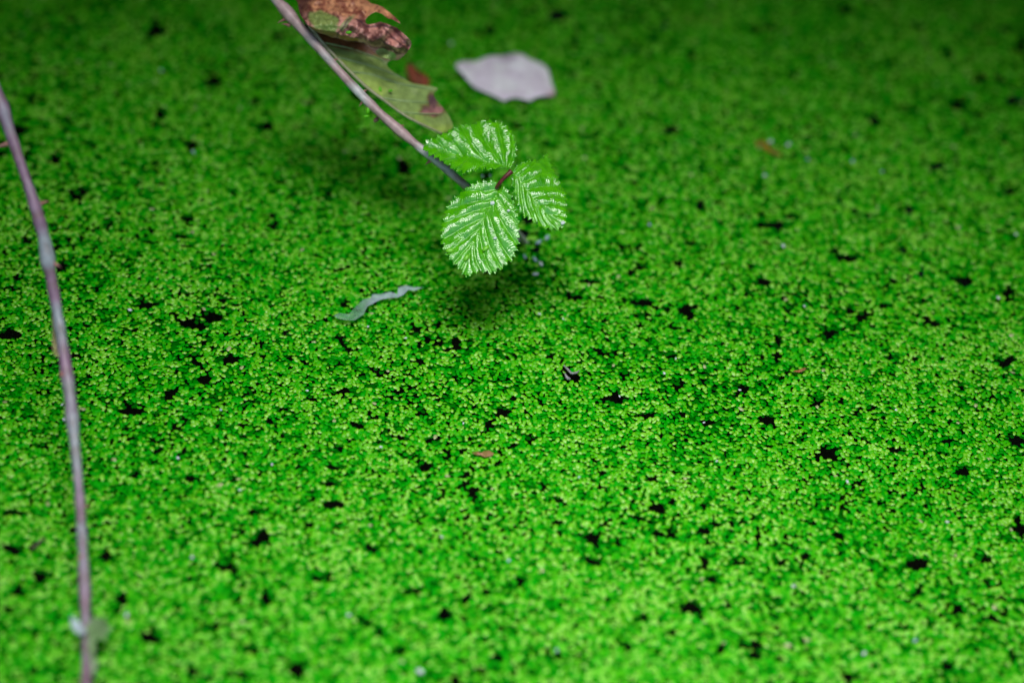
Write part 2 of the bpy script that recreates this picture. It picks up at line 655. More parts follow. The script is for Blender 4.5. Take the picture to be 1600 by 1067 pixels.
def tube(name, pts, radii, mat, parent=None, seg=12, tint=None, rough=0.0, sub=6, cap=True, knob=0.0):
    C_ = catmull(pts, sub)
    R_ = np.interp(np.linspace(0, len(pts) - 1, len(C_)), np.arange(len(pts)), radii)
    n = len(C_)
    if knob:
        u_ = np.arange(n) * 1.0
        R_ = R_ * (1 + knob * (vnoise(u_, u_ * 0, 5.0, 61) - .5) + knob * .8 * (vnoise(u_, u_ * 0, 1.7, 62) - .5)
                   + knob * 1.2 * np.exp(-((u_ % 23 - 11) / 1.6) ** 2))
    Vv, tt = [], []
    up = np.array([0.0, 0, 1])
    for i in range(n):
        tg = C_[min(i + 1, n - 1)] - C_[max(i - 1, 0)]
        tg /= np.linalg.norm(tg) + 1e-12
        sd = np.cross(tg, up)
        if np.linalg.norm(sd) < 1e-3:
            sd = np.array([1.0, 0, 0])
        sd /= np.linalg.norm(sd)
        nu = np.cross(sd, tg)
        for k in range(seg):
            a = 2 * np.pi * k / seg
            rr = R_[i] * (1 + rough * (random.random() - 0.5))
            Vv.append(C_[i] + (sd * math.cos(a) + nu * math.sin(a)) * rr)
            tt.append((i / (n - 1), math.sin(a), math.cos(a)))
    faces = []
    for i in range(n - 1):
        for k in range(seg):
            k2 = (k + 1) % seg
            faces.append((i * seg + k, i * seg + k2, (i + 1) * seg + k2, (i + 1) * seg + k))
    if cap:
        faces.append(tuple(range(seg))[::-1])
        faces.append(tuple((n - 1) * seg + k for k in range(seg)))
    at = {}
    if tint is not None:
        at['tint'] = tint(np.array(tt), np.array(Vv))
    return new_mesh(name, Vv, faces, mat, parent, attrs=at), C_, R_


def rgb(c, n):
    return np.tile(np.array([*c, 1.0]), (n, 1))


def lerp(a, b, f):
    return a * (1 - f[:, None]) + b * f[:, None]


def sstep(x, a, b):
    t = np.clip((x - a) / (b - a), 0, 1)
    return t * t * (3 - 2 * t)


def thorn(parent, base, direction, length, r, mat):
    d = np.array(direction, float)
    d /= np.linalg.norm(d)
    b = np.array(base, float)
    tipv = b + d * length + np.array([0, 0, -0.12]) * length
    o, _, _ = tube('thorn', [b - d * r * 0.4, b + d * length * .35, b + d * length * .7, tipv], [r, r * .55, r * .25, r * .05],
                   mat, parent, seg=7, sub=2)
    return o


# ================================================================ long bramble stem at the left
def stem_tint(green, grey, purple, seed, ring=None):
    def f(tt, Vv):
        n = len(tt)
        s = tt[:, 0] * 60
        a = vnoise(s, s * 0, 3.1, seed)
        b = vnoise(s, tt[:, 1] * 2, 1.1, seed + 1)
        c = lerp(rgb(grey, n), rgb(purple, n), sstep(a * 0.7 + b * 0.3, 0.35, 0.65))
        ring = np.exp(-((tt[:, 0] * 11 + .4) % 1 - .5) ** 2 / .0035)
        c = lerp(c, rgb((.13, .08, .06), n), np.clip(ring * .55 + (sstep(vnoise(s * 3, tt[:, 1] * 3, 1.3, seed + 2), .62, .8)) * .4, 0, 1))
        under = sstep(-tt[:, 1] + 0.35 * (b - 0.5), -0.15, 0.55)
        return lerp(c, rgb(green, n), under * 0.8)
    return f


path1 = [(-38, 60, .128), (-14, 118, .118), (6, 178, .108), (27, 240, .098), (50, 308, .087), (67, 365, .077), (78, 425, .066), (90, 490, .055),
         (101, 560, .045), (110, 625, .037), (116, 685, .031), (122, 745, .025), (127, 815, .019), (131, 890, .014),
         (134, 970, .009), (135, 1040, .006), (136, 1120, .004)]
stemL = empty('bramble_cane', at_z(136, 1120, 0.0), 'long bare grey and purple bramble cane running down the left side of the duckweed', 'bramble')
o, C1, R1 = tube('cane', [at_z(*p) for p in path1],
                 [.0020, .0020, .0021, .0022, .0023, .0024, .0024, .0023, .0022, .0022, .0021, .0020, .0020, .0019, .0018, .0018, .0018],
                 M_STEM, stemL, seg=14, rough=0.09, knob=.36,
                 tint=stem_tint((0.09, 0.07, 0.03), (0.28, 0.33, 0.36), (0.24, 0.15, 0.22), 31))
camp = np.array([0, 0, H])


def side_thorn(parent, px, py, z, dx, dy, ln, r):
    a = at_z(px, py, z)
    b = at_z(px + dx, py + dy, z)
    return thorn(parent, a, b - a, ln, r, M_THORN)


for (tx, ty, tz, dx, dy, ln) in [(12, 225, .100, -10, 3, .0055), (64, 318, .084, 10, -3, .0035), (74, 398, .071, -9, 6, .004),
                                 (84, 412, .069, 9, 4, .0035), (96, 585, .043, 10, 2, .003), (121, 745, .025, -9, 3, .003),
                                 (128, 790, .021, 10, 1, .0035), (112, 655, .034, -9, -2, .003), (129, 870, .016, -9, 3, .003)]:
    side_thorn(stemL, tx, ty, tz, dx, dy, ln, .0013)
# dried split bract hanging beside the stem
def flat_place(z0, amp=0.0006, seed=3, n=(0, 0, 1), sc=6.0, bulge=0.0):
    n = np.array(n, float) / np.linalg.norm(n)

    def f(P):
        c = P.mean(0)
        p0 = at_z(c[0], c[1], z0)
        X = np.array([on_plane(a, b, p0, n) for a, b in P])
        h = amp * (vnoise(P[:, 0], P[:, 1], sc, seed) - 0.5) * 2
        r = np.hypot(*(P - c).T)
        h = h - bulge * (r / r.max()) ** 2
        return X + n * h[:, None], np.tile(n, (len(P), 1))
    return f


def tint_const(c, c2=None, sc=8, seed=9):
    def f(P):
        if c2 is None:
            return rgb(c, len(P))
        return lerp(rgb(c, len(P)), rgb(c2, len(P)), sstep(vnoise(P[:, 0], P[:, 1], sc, seed), .3, .7))
    return f


o, _, _ = sheet('dried_bract', [(84, 470), (92, 480), (96, 520), (96, 548), (90, 556), (83, 550), (81, 510), (80, 485)], 2.5,
                flat_place(.047, .001, 4), M_PALE, stemL, tint_const((.30, .28, .12), (.20, .22, .07)))
o['label'] = 'thin straw coloured flap peeling off the stem'
# young leaf shoots near the lower end
for pts, cc, nn in [([(112, 962), (120, 968), (131, 980), (134, 988), (126, 992), (114, 984), (109, 972)], (.45, .55, .58), (-.3, -.5, .8)),
                    ([(134, 980), (141, 972), (146, 962), (157, 966), (166, 963), (168, 974), (175, 982), (166, 990), (167, 1001), (156, 998), (146, 1003), (143, 993)], (.13, .25, .08), (.3, -.3, .8)),
                    ([(137, 985), (143, 990), (150, 1005), (148, 1022), (142, 1030), (138, 1015)], (.20, .33, .14), (.2, .1, .9)),
                    ([(140, 1010), (148, 1018), (151, 1040), (146, 1056), (141, 1045)], (.25, .33, .2), (.2, .1, .9))]:
    o, _, _ = sheet('leaf', pts, 2.5, flat_place(.012, .0008, 5, nn), M_PALE, stemL, tint_const(cc, tuple(v * .7 for v in cc)))

# ================================================================ bramble cane with the three-part leaf
J = (797, 268)
LD = 1.021
camp2 = empty('bramble_cane', at_z(818, 378, 0.0), 'thorny bramble cane slanting down into the pond with one glossy three part leaf', 'bramble')
path2 = [(405, -40, 1.050), (425, -8, 1.048), (455, 27, 1.046), (500, 78, 1.042), (545, 128, 1.038), (590, 174, 1.036), (640, 218, 1.034),
         (690, 259, 1.034), (735, 297, 1.036), (775, 332, 1.050), (806, 362, 1.072), (826, 385, 1.090)]
cane_pts = [at_depth(*p) for p in path2]
o, C2, R2 = tube('cane', cane_pts, [.0021, .0021, .0021, .00205, .0020, .0019, .0019, .0018, .0017, .0017, .0016, .0012],
                 M_STEM, camp2, seg=14, rough=0.08, knob=.28,
                 tint=stem_tint((0.19, 0.15, 0.03), (0.56, 0.56, 0.55), (0.44, 0.31, 0.30), 41))
for (tx, ty, tdp, dx, dy, ln) in [(447, 30, 1.046, -9, 4, .0042), (452, 40, 1.046, -9, -2, .0035), (565, 145, 1.037, 9, -5, .003),
                                  (568, 158, 1.037, -6, 7, .003), (624, 200, 1.034, 7, -5, .0025), (700, 262, 1.034, 8, -5, .002),
                                  (520, 96, 1.04, 8, -4, .0025), (672, 252, 1.034, -7, 5, .0025)]:
    a = at_depth(tx, ty, tdp)
    b = at_depth(tx + dx, ty + dy, tdp)
    thorn(camp2, a, b - a, ln, .0011, M_THORN)
jp = at_depth(J[0] + 2, J[1], LD - .0035)
o, _, _ = tube('petiole', [at_depth(762, 318, 1.042), at_depth(769, 304, 1.034), at_depth(776, 293, 1.020), at_depth(786, 280, 1.017), jp],
               [.0008, .0008, .0008, .00085, .0012], M_PETIOLE, camp2, seg=9, rough=.15)
pet = o
# bristly hairs on the petiole
hv, hf = [], []


def add_hair(hv, hf, a, b, r):
    a, b = np.array(a), np.array(b)
    d = b - a
    s1 = np.cross(d, [0.3, 0.2, 0.9])
    s1 /= np.linalg.norm(s1) + 1e-12
    s2 = np.cross(d, s1)
    s2 /= np.linalg.norm(s2) + 1e-12
    i = len(hv)
    for k in range(3):
        an = 2 * math.pi * k / 3
        hv.append(a + (s1 * math.cos(an) + s2 * math.sin(an)) * r)
    hv.append(b)
    hf.extend([(i, i + 1, i + 3), (i + 1, i + 2, i + 3), (i + 2, i, i + 3)])


for k in range(70):
    f = random.random()
    c = at_depth(770 + 27 * f, 304 - 36 * f, 1.034 - 0.013 * f)
    d = np.array([random.gauss(0, 1), random.gauss(0, 1), random.gauss(0.2, 1)])
    d /= np.linalg.norm(d)
    add_hair(hv, hf, c, c + d * random.uniform(.0012, .0022), .00006)
o = new_mesh('hair', hv, hf, M_HAIR, camp2)
tag(o, kind='stuff')


def serrate(ol_pts, centre, teeth_mm_px, depth_px, tip=None):
    """resample a closed outline and cut double saw teeth pointing towards the tip"""
    ol = catmull(ol_pts, 10, True)
    seg = np.hypot(*(np.roll(ol, -1, 0) - ol).T)
    L = seg.sum()
    s = np.concatenate([[0], np.cumsum(seg)])
    olc = np.vstack([ol, ol[:1]])
    m = int(L / 0.55)
    ss = np.linspace(0, L, m, endpoint=False)
    px = np.interp(ss, s, olc[:, 0])
    py = np.interp(ss, s, olc[:, 1])
    P = np.stack([px, py], -1)
    tg = np.roll(P, -2, 0) - np.roll(P, 2, 0)
    tg /= np.hypot(*tg.T)[:, None] + 1e-9
    area = 0.5 * np.sum(ol[:, 0] * np.roll(ol[:, 1], -1) - np.roll(ol[:, 0], -1) * ol[:, 1])
    nr = np.stack([tg[:, 1], -tg[:, 0]], -1) * np.sign(area)
    # which way is the tip along the outline
    ktip = np.argmin(np.hypot(*(P - np.array(tip)).T))
    k0 = 0
    idx = np.arange(m)
    towards = np.where(((ktip - idx) % m) < ((idx - ktip) % m), 1, -1)
    w = teeth_mm_px
    ph = (ss + 2.5 * vnoise(ss, ss * 0, 9, 77)) / w
    fr = (ph % 1.0)
    fr = np.where(towards > 0, fr, 1 - fr)
    saw = np.where(fr < 0.75, fr / 0.75, (1 - fr) / 0.25)
    ph2 = (ss / (w / 2.9)) % 1.0
    ph2 = np.where(towards > 0, ph2, 1 - ph2)
    saw2 = np.where(ph2 < 0.75, ph2 / 0.75, (1 - ph2) / 0.25)
    base_d = np.hypot(*(P - P[k0]).T)
    fade = np.clip(base_d / 22, 0, 1)
    amp = depth_px * (0.65 + 0.7 * vnoise(ss, ss * 0, 14, 78))
    return P + nr * (fade * amp * ((saw - 0.6) * 0.75 + (saw2 - 0.5) * 0.45))[:, None], nr, ss


def leaflet(outline, tip, midrib, laterals, p0, planes, step, seed, curl, amp_lat, label=None):
    """planes: (normal side +, normal side -) of the two halves folded along the midrib."""
    ol, nr, ss = serrate(outline, None, 10.0, 6.6, tip)
    mr = catmull(midrib, 6)
    lats = [catmull(l, 5) for l in laterals]
    n1 = np.array(planes[0], float)
    n1 /= np.linalg.norm(n1)
    n2 = np.array(planes[1], float)
    n2 /= np.linalg.norm(n2)
    nm = (n1 + n2) / np.linalg.norm(n1 + n2)
    # the fold line in space: midrib on the mean plane
    hs = []

    def place(P):
        d0, a0, s0 = dist_poly(P, mr)
        X = np.zeros((len(P), 3))
        base = np.array([on_plane(a, b, p0, nm) for a, b in P])
        foot = np.array([on_plane(a, b, p0, nm) for a, b in mr])
        arcs = np.concatenate([[0], np.cumsum(np.hypot(*np.diff(mr, axis=0).T))])
        F_ = np.stack([np.interp(a0, arcs, foot[:, k]) for k in range(3)], -1)
        nn = np.where(s0[:, None] > 0, n1, n2)
        o_ = np.array([0, 0, H])
        dirs = np.array([ray(a, b) for a, b in P])
        t = ((F_ - o_) * nn).sum(1) / (dirs * nn).sum(1)
        X = o_ + dirs * t[:, None]
        X = np.where((abs(X - base).max(1) < .03)[:, None], X, base)
        # relief in leaf plane
        bd = np.full(len(P), 1e9)
        arc = np.zeros(len(P))
        sd = np.zeros(len(P))
        for k, l in enumerate(lats):
            d, a, s = dist_poly(P, l)
            m = d < bd
            bd[m] = d[m]
            arc[m] = a[m] + k * 3.3
            sd[m] = s[m] * (k + 1)
        h = amp_lat * (1 - np.exp(-(bd / 3.6) ** 1.2))
        h += 0.00050 * (1 - np.exp(-(d0 / 3.0) ** 1.3))
        lad = arc + 0.25 * bd + 1.6 * vnoise(P[:, 0], P[:, 1], 5, seed)
        ripple = np.abs(np.sin(np.pi * (lad + 2.0 * vnoise(P[:, 0], P[:, 1], 11, seed + 7)) / 3.0))
        h += 0.00024 * ripple * np.clip(bd / 1.5, 0, 1) * (0.5 + vnoise(P[:, 0], P[:, 1], 9, seed + 4))
        h += 0.00022 * (vnoise(P[:, 0], P[:, 1], 3.5, seed + 1) - .5)
        h += 0.0018 * (vnoise(P[:, 0], P[:, 1], 24, seed + 2) - .5) + 0.0004 * (vnoise(P[:, 0], P[:, 1], 9, seed + 3) - .5)
        rr = d0 / 60.0
        h -= curl * rr ** 2
        hs.append((bd, d0))
        return X + nn * h[:, None], nn

    o, P, X = sheet('leaflet', ol, step, place, M_LEAF, camp2, thick=0.00018, closed_sub=1)
    bd, d0 = hs[-1]
    vein = np.clip(np.exp(-(bd / 0.7) ** 2) * 0.55 + np.exp(-(d0 / 0.9) ** 2) * 0.9, 0, 1)
    a = o.data.attributes.new('vein', 'FLOAT', 'POINT')
    a.data.foreach_set('value', np.concatenate([vein, vein]).astype(np.float32))
    # margin hairs
    hv, hf = [], []
    r = random.Random(seed)
    # rim vertices are the first ones of the triangulation
    n = len(ol)
    for i in range(0, n, 2):
        if r.random() < 0.75:
            a_ = X[i]
            q = P[i] + nr[i] * r.uniform(1.5, 4.5) + np.array([r.uniform(-1.4, 1.4), r.uniform(-1.4, 1.4)])
            b_ = on_plane(q[0], q[1], a_, nm) + nm * r.uniform(-.0003, .0008)
            add_hair(hv, hf, a_, b_, .00008)
    for i in r.sample(range(n, len(P)), 90):
        a_ = X[i]
        add_hair(hv, hf, a_, a_ + nm * r.uniform(.0005, .0012) + np.array([r.uniform(-1, 1), r.uniform(-1, 1), 0]) * .0006, .00004)
    h = new_mesh('hair', hv, hf, M_HAIR, camp2)
    h.parent = o
    h.matrix_parent_inverse = o.matrix_parent_inverse.copy()
    h.matrix_parent_inverse = Matrix.Translation(-Vector(camp2.location))
    tag(h, kind='stuff')
    if label:
        o['label'] = label
    return o, P, X, nm


bpy.context.view_layer.update()
outC = [(781, 289), (765, 283), (742, 286), (724, 297), (706, 311), (697, 328), (691, 350), (690, 374), (696, 396), (708, 412),
        (719, 424), (727, 434), (740, 429), (753, 425), (768, 426), (784, 415), (797, 400), (806, 380), (810, 358), (808, 335),
        (802, 313), (793, 297)]
midC = [(781, 289), (775, 305), (768, 320), (752, 352), (740, 380), (732, 406), (727, 432)]
latC = [[(778, 296), (755, 298), (728, 298)], [(773, 309), (750, 314), (703, 322)], [(766, 323), (742, 330), (692, 347)],
        [(758, 340), (735, 350), (690, 373)], [(750, 356), (727, 374), (697, 396)], [(742, 374), (725, 393), (708, 412)],
        [(735, 394), (726, 410), (719, 423)],
        [(779, 297), (792, 310), (803, 325)], [(775, 305), (793, 330), (810, 352)], [(770, 316), (786, 350), (806, 379)],
        [(763, 330), (776, 370), (795, 401)], [(756, 344), (765, 385), (782, 416)], [(749, 359), (755, 395), (767, 425)],
        [(742, 376), (744, 405), (753, 425)], [(735, 396), (736, 415), (740, 429)]]
leafC, PC, XC, nC = leaflet(outC, (727, 434), midC, latC, at_depth(781, 289, LD), ((0.14, -0.50, .84), (-0.30, -0.46, .84)), .8, 51,
                            .004, .00066)
outB = [(801, 270), (812, 257), (833, 248), (846, 246), (853, 241), (858, 233), (864, 244), (869, 262), (876, 276), (881, 290), (887, 304),
        (885, 322), (884, 342), (879, 358), (863, 361), (848, 358), (836, 350), (823, 341), (813, 330), (806, 312), (801, 292)]
midB = [(801, 270), (811, 281), (821, 294), (836, 313), (853, 334), (880, 358)]
latB = [[(803, 271), (815, 260), (834, 248)], [(808, 278), (828, 262), (857, 236)], [(815, 286), (840, 275), (870, 262)],
        [(824, 297), (850, 290), (880, 289)], [(833, 309), (858, 305), (887, 306)], [(843, 321), (865, 320), (886, 323)],
        [(854, 335), (870, 337), (884, 342)],
        [(806, 276), (806, 292), (806, 312)], [(813, 284), (815, 310), (820, 338)], [(822, 295), (826, 320), (836, 350)],
        [(832, 308), (838, 332), (850, 358)], [(843, 322), (850, 342), (864, 361)], [(855, 336), (864, 348), (873, 360)]]
leafB, PB, XB, nB = leaflet(outB, (880, 359), midB, latB, at_depth(803, 271, LD), ((-0.05, -0.28, .93), (0.26, -0.42, .86)), .8, 61,
                            .004, .00066)
outA = [(797, 264), (804, 250), (807, 228), (801, 206), (788, 191), (768, 184), (750, 184), (738, 193), (722, 193), (708, 202),
        (692, 209), (676, 217), (663, 226), (663, 238), (678, 248), (698, 259), (722, 270), (745, 267), (770, 268), (786, 268)]
midA = [(797, 264), (775, 258), (756, 252), (722, 244), (698, 238), (663, 229)]
latA = [[(794, 262), (801, 240), (801, 210)], [(788, 261), (785, 228), (776, 187)], [(782, 259), (762, 224), (745, 187)],
        [(757, 252), (733, 220), (719, 194)], [(723, 244), (706, 221), (692, 209)], [(700, 238), (687, 225), (678, 217)],
        [(785, 262), (776, 266), (765, 269)], [(760, 254), (745, 263), (730, 270)], [(735, 248), (718, 258), (704, 262)],
        [(712, 242), (697, 249), (684, 252)], [(690, 236), (680, 242), (671, 244)]]
leafA, PA, XA, nA = leaflet(outA, (663, 230), midA, latA, at_depth(797, 264, LD), ((0.02, -0.44, .88), (-0.10, 0.12, .99)), .8, 71,
                            .003, .00070)

# ================================================================ dying oak leaf behind the cane
def depth_place(fn, seed, amp=.0006, sc=9, nrm=(0, -.5, .86)):
    nrm = np.array(nrm, float) / np.linalg.norm(nrm)

    def f(P):
        dp = fn(P)
        X = np.array([at_depth(a, b, t) for (a, b), t in zip(P, dp)])
        h = amp * (vnoise(P[:, 0], P[:, 1], sc, seed) - .5) * 2 + amp * .5 * (vnoise(P[:, 0], P[:, 1], sc / 2.7, seed + 1) - .5)
        return X + nrm * h[:, None], np.tile(nrm, (len(P), 1))
    return f


oak = empty('oak_leaf', at_z(640, 210, 0.0), 'lobed dying leaf, green and brown, lodged behind the slanting cane', 'leaf')
mid_oak = np.array([(478, 36), (500, 66), (530, 98), (567, 134), (597, 157), (633, 183), (670, 201), (690, 210)], float)
veins_oak = [np.array(v, float) for v in ([(520, 88), (560, 98), (600, 110), (635, 124)], [(545, 112), (580, 117), (625, 131), (680, 140)],
                                          [(500, 66), (530, 72), (560, 80), (600, 95)], [(590, 152), (630, 158), (670, 160)],
                                          [(620, 175), (660, 178), (692, 178)])]


def oak_tint(P):
    n = len(P)
    g = lerp(rgb((.23, .34, .09), n), rgb((.32, .46, .09), n), sstep(vnoise(P[:, 0], P[:, 1], 22, 81), .3, .7))
    for v in veins_oak + [mid_oak]:
        d, _, _ = dist_poly(P, catmull(v, 4))
        g = lerp(g, rgb((.30, .44, .19), n), np.exp(-(d / 1.4) ** 2) * .7)
    # brown spot close to the tip
    dx, dy = P[:, 0] - 675, P[:, 1] - 172
    q = np.minimum((dx / 17) ** 2 + (dy / 9) ** 2, ((P[:, 0] - 676) / 8) ** 2 + ((P[:, 1] - 160) / 12) ** 2)
    q = q + 1.1 * (vnoise(P[:, 0], P[:, 1], 7, 82) - .5)
    g = lerp(g, rgb((.14, .08, .03), n), (1 - sstep(q, .8, 2.2)) * .85)
    g = lerp(g, lerp(rgb((.10, .05, .06), n), rgb((.40, .18, .17), n), sstep(P[:, 1] + .25 * (P[:, 0] - 675) + 9 * vnoise(P[:, 0], P[:, 1], 5, 87), 162, 182)), (1 - sstep(q, .4, 1.2)) * .95)
    # dead margin near the cane and the upper shoulder
    e = sstep(62 + (P[:, 0] - 484) * .25 - P[:, 1] + 6 * vnoise(P[:, 0], P[:, 1], 6, 83), -2, 7)
    g = lerp(g, rgb((.16, .055, .015), n), e)
    e2 = sstep(P[:, 0] + .3 * (P[:, 1] - 80) + 8 * vnoise(P[:, 0], P[:, 1], 7, 84), 616, 628) * (P[:, 1] < 101)
    return lerp(g, rgb((.14, .05, .03), n), e2)


oak_blade = [(474, 30), (484, 44), (500, 52), (520, 58), (545, 64), (575, 66), (598, 72), (612, 78), (624, 88), (622, 94), (611, 95),
             (606, 98), (605, 103), (611, 110), (621, 116), (633, 124), (645, 130), (666, 133), (684, 138), (680, 144), (678, 150),
             (688, 163), (697, 175), (704, 186), (708, 197), (702, 205), (688, 210), (670, 202), (633, 184), (597, 158), (567, 135),
             (530, 99), (500, 68), (482, 50)]


def oak_depth(P):
    d, a, s = dist_poly(P, catmull(mid_oak, 4))
    return 1.046 + .00028 * d - .0000016 * d ** 2 + .008 * np.clip((P[:, 0] - 600) / 100, 0, 1) ** 2 * (P[:, 1] > 120)


o, _, _ = sheet('blade', oak_blade, 1.5, depth_place(oak_depth, 85, .0006, 14), M_DEAD, oak, oak_tint, closed_sub=2)
o['label'] = 'dull green underside of the leaf with a pink brown spot near its tip'
for k, v in enumerate(veins_oak):
    P_ = catmull(v, 3)
    dp = oak_depth(P_) - .0004
    tube('vein', [at_depth(a, b, t) for (a, b), t in zip(P_, dp)], list(np.linspace(.00034, .00014, len(P_))),
         m_simple('leaf_vein', [(.3, (.28, .42, .16)), (.7, (.38, .52, .24))], 500, .5) if k == 0 else bpy.data.materials['leaf_vein'], oak, seg=6, sub=2)
dp = oak_depth(mid_oak) - .0014
tube('midrib', [at_depth(a + 1.5, b - 1.0, t) for (a, b), t in zip(mid_oak, dp)], [.0009, .0009, .0008, .0008, .0007, .0006, .0005, .0003],
     m_simple('leaf_midrib', [(.3, (.24, .26, .12)), (.7, (.42, .42, .26))], 500, .5), oak, seg=8, sub=4)


def lobe_tint(P):
    n = len(P)
    a = vnoise(P[:, 0], P[:, 1], 9, 91)
    b = vnoise(P[:, 0], P[:, 1], 3.6, 92)
    c = lerp(rgb((.17, .06, .05), n), rgb((.64, .30, .24), n), sstep(a * .6 + b * .4, .28, .62))
    top = sstep(30 - P[:, 1] + .12 * (P[:, 0] - 560) + 8 * (a - .5), -6, 8)
    c = lerp(c, lerp(rgb((.24, .07, .04), n), rgb((.66, .31, .15), n), sstep(b * .5 + a * .5, .25, .7)), top)
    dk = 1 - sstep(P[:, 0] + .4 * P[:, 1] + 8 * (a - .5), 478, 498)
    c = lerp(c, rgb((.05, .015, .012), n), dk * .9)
    # green window
    q = ((P[:, 0] - 508) / 26) ** 2 + ((P[:, 1] - 36 - .3 * (P[:, 0] - 508)) / 17) ** 2 + .7 * (a - .5)
    c = lerp(c, lerp(rgb((.17, .24, .05), n), rgb((.25, .36, .09), n), b), (1 - sstep(q, .6, 1.15)) * .95)
    q = ((P[:, 0] - 540) / 14) ** 2 + ((P[:, 1] - 36 + .8 * (P[:, 0] - 540)) / 7) ** 2
    c = lerp(c, rgb((.25, .36, .12), n), (1 - sstep(q + .8 * (a - .5), .4, 1.1)) * .7)
    ed = 1 - sstep(abs(P[:, 1] - (46 + (P[:, 0] - 487) * .25)), 1.5, 4)
    c = lerp(c, rgb((.38, .17, .04), n), ed * (P[:, 0] < 560) * .8)
    # light green scallop by the lower right corner
    q = ((P[:, 0] - 603) / 17) ** 2 + ((P[:, 1] - 86 - .25 * (P[:, 0] - 603)) / 8.5) ** 2 + .4 * (b - .5)
    c = lerp(c, rgb((.30, .43, .12), n), 1 - sstep(q, .8, 1.0))
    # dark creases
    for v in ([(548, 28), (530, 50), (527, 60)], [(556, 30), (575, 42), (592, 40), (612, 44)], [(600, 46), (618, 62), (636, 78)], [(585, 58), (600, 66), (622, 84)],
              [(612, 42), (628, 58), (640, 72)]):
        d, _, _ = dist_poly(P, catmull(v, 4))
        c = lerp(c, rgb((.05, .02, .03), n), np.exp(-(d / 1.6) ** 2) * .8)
    return c


lobe = [(462, -14), (465, 4), (468, 20), (478, 36), (488, 46), (508, 55), (529, 61), (555, 67), (571, 70), (583, 80), (590, 86), (602, 92), (621, 94),
        (630, 88), (638, 80), (643, 68), (639, 60), (626, 49), (613, 40), (594, 36), (576, 38), (571, 33), (572, 28), (579, 22),
        (587, 20), (598, 24), (608, 29), (618, 34), (626, 38), (620, 30), (608, 20), (598, 13), (581, 5), (566, -2), (552, -14)]


def lobe_depth(P):
    x, y = P[:, 0], P[:, 1]
    fold = np.clip((y - (44 + (x - 487) * .22)) / 8, -5, 1)
    base = 1.034 + .0000 * x
    base = base + .006 * np.clip(fold, 0, 1) + .00035 * np.clip(40 - y, 0, 60)
    base = base - .0035 * np.exp(-((x - 520) / 26) ** 2 - ((y - 34) / 16) ** 2)
    base = base + .0022 * np.sin((x + y) / 7.5) * sstep(x, 560, 590) + .0015 * np.sin((x - 2 * y) / 11) * sstep(x, 530, 570)
    base = base - .004 * np.exp(-((x - 600) / 14) ** 2 - ((y - 55) / 9) ** 2)
    return base


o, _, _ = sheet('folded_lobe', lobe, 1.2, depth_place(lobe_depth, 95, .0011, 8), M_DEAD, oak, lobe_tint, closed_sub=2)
o['label'] = 'crumpled pinkish brown lobe of the leaf folded over with green patches'

# small duckweed plants stuck on things
TPL = np.concatenate([[(math.cos(a) * r, math.sin(a) * r * .75, z) for a in np.linspace(0, 2 * math.pi, 14, endpoint=False)] for r, z in
                      ((1, -.1), (.9, .12), (.6, .3), (.25, .38))] + [[(0, 0, .4)]])


def blob(name, px, py, X, size_px, mat, nrm=(0, -.4, .9), asp=1.0, rot=0.0, tone=None, height=1.0, parent=None):
    """a domed, closed little frond or bead on the point X"""
    s = size_px * .00027
    nn = Vector(nrm).normalized()
    q = nn.to_track_quat('Z', 'Y').to_matrix() @ Matrix.Rotation(rot, 3, 'Z')
    V_ = [np.array(q @ Vector((v[0] * s, v[1] * s * asp, v[2] * s * height))) for v in TPL]
    V_.append(np.array(q @ Vector((0, 0, -.15 * s))))
    k = 14
    Fc = []
    for r in range(3):
        for j in range(k):
            Fc.append((r * k + j, r * k + (j + 1) % k, (r + 1) * k + (j + 1) % k, (r + 1) * k + j))
    for j in range(k):
        Fc.append((3 * k + j, 3 * k + (j + 1) % k, 4 * k))
        Fc.append((j, 4 * k + 1, (j + 1) % k))
    o = new_mesh(name, V_, Fc, mat, attrs={'tone': np.full(len(V_), tone if tone is not None else .8)})
    o.location = tuple(X)
    return o


def surf(P, X, px, py, n, off=.0006):
    i = np.argmin(np.hypot(P[:, 0] - px, P[:, 1] - py))
    return X[i % len(X)] + n * off


stuck = [(703, 393, PC, XC, nC, 7, .3, 'larger pale duckweed frond stuck near the left edge of the lowest leaflet'),
         (728, 405, PC, XC, nC, 6.5, 1.2, 'round yellow green duckweed frond stuck near the tip of the lowest leaflet'),
         (759, 389, PC, XC, nC, 6.5, .9, 'bright duckweed frond stuck right of the midrib on the lowest leaflet')]
for px, py, P_, X_, n_, sz, rt, lb in stuck:
    o = blob('duckweed_frond', px, py, surf(P_, X_, px, py, n_), sz, M_FROND, n_, .8, rt, .88)
    tag(o, lb, 'frond', 'duckweed fronds stuck on the leaves')
for px, py, sz, P_, X_, n_, lb in [(769, 318, 4.2, PC, XC, nC, 'round water drop on the upper midrib of the lowest leaflet'),
                                   (774, 373, 3.0, PC, XC, nC, 'small water drop in the middle right of the lowest leaflet'),
                                   (877, 352, 3.6, PB, XB, nB, 'oval water drop at the lower right corner of the right leaflet'),
                                   (795, 330, 2.8, PC, XC, nC, 'small water drop by the right margin of the lowest leaflet')]:
    o = blob('water_drop', px, py, surf(P_, X_, px, py, n_, .0005), sz, M_DEW, n_, 1.1, .5, height=1.6)
    tag(o, lb, 'drop', 'water drops on the bramble leaf')
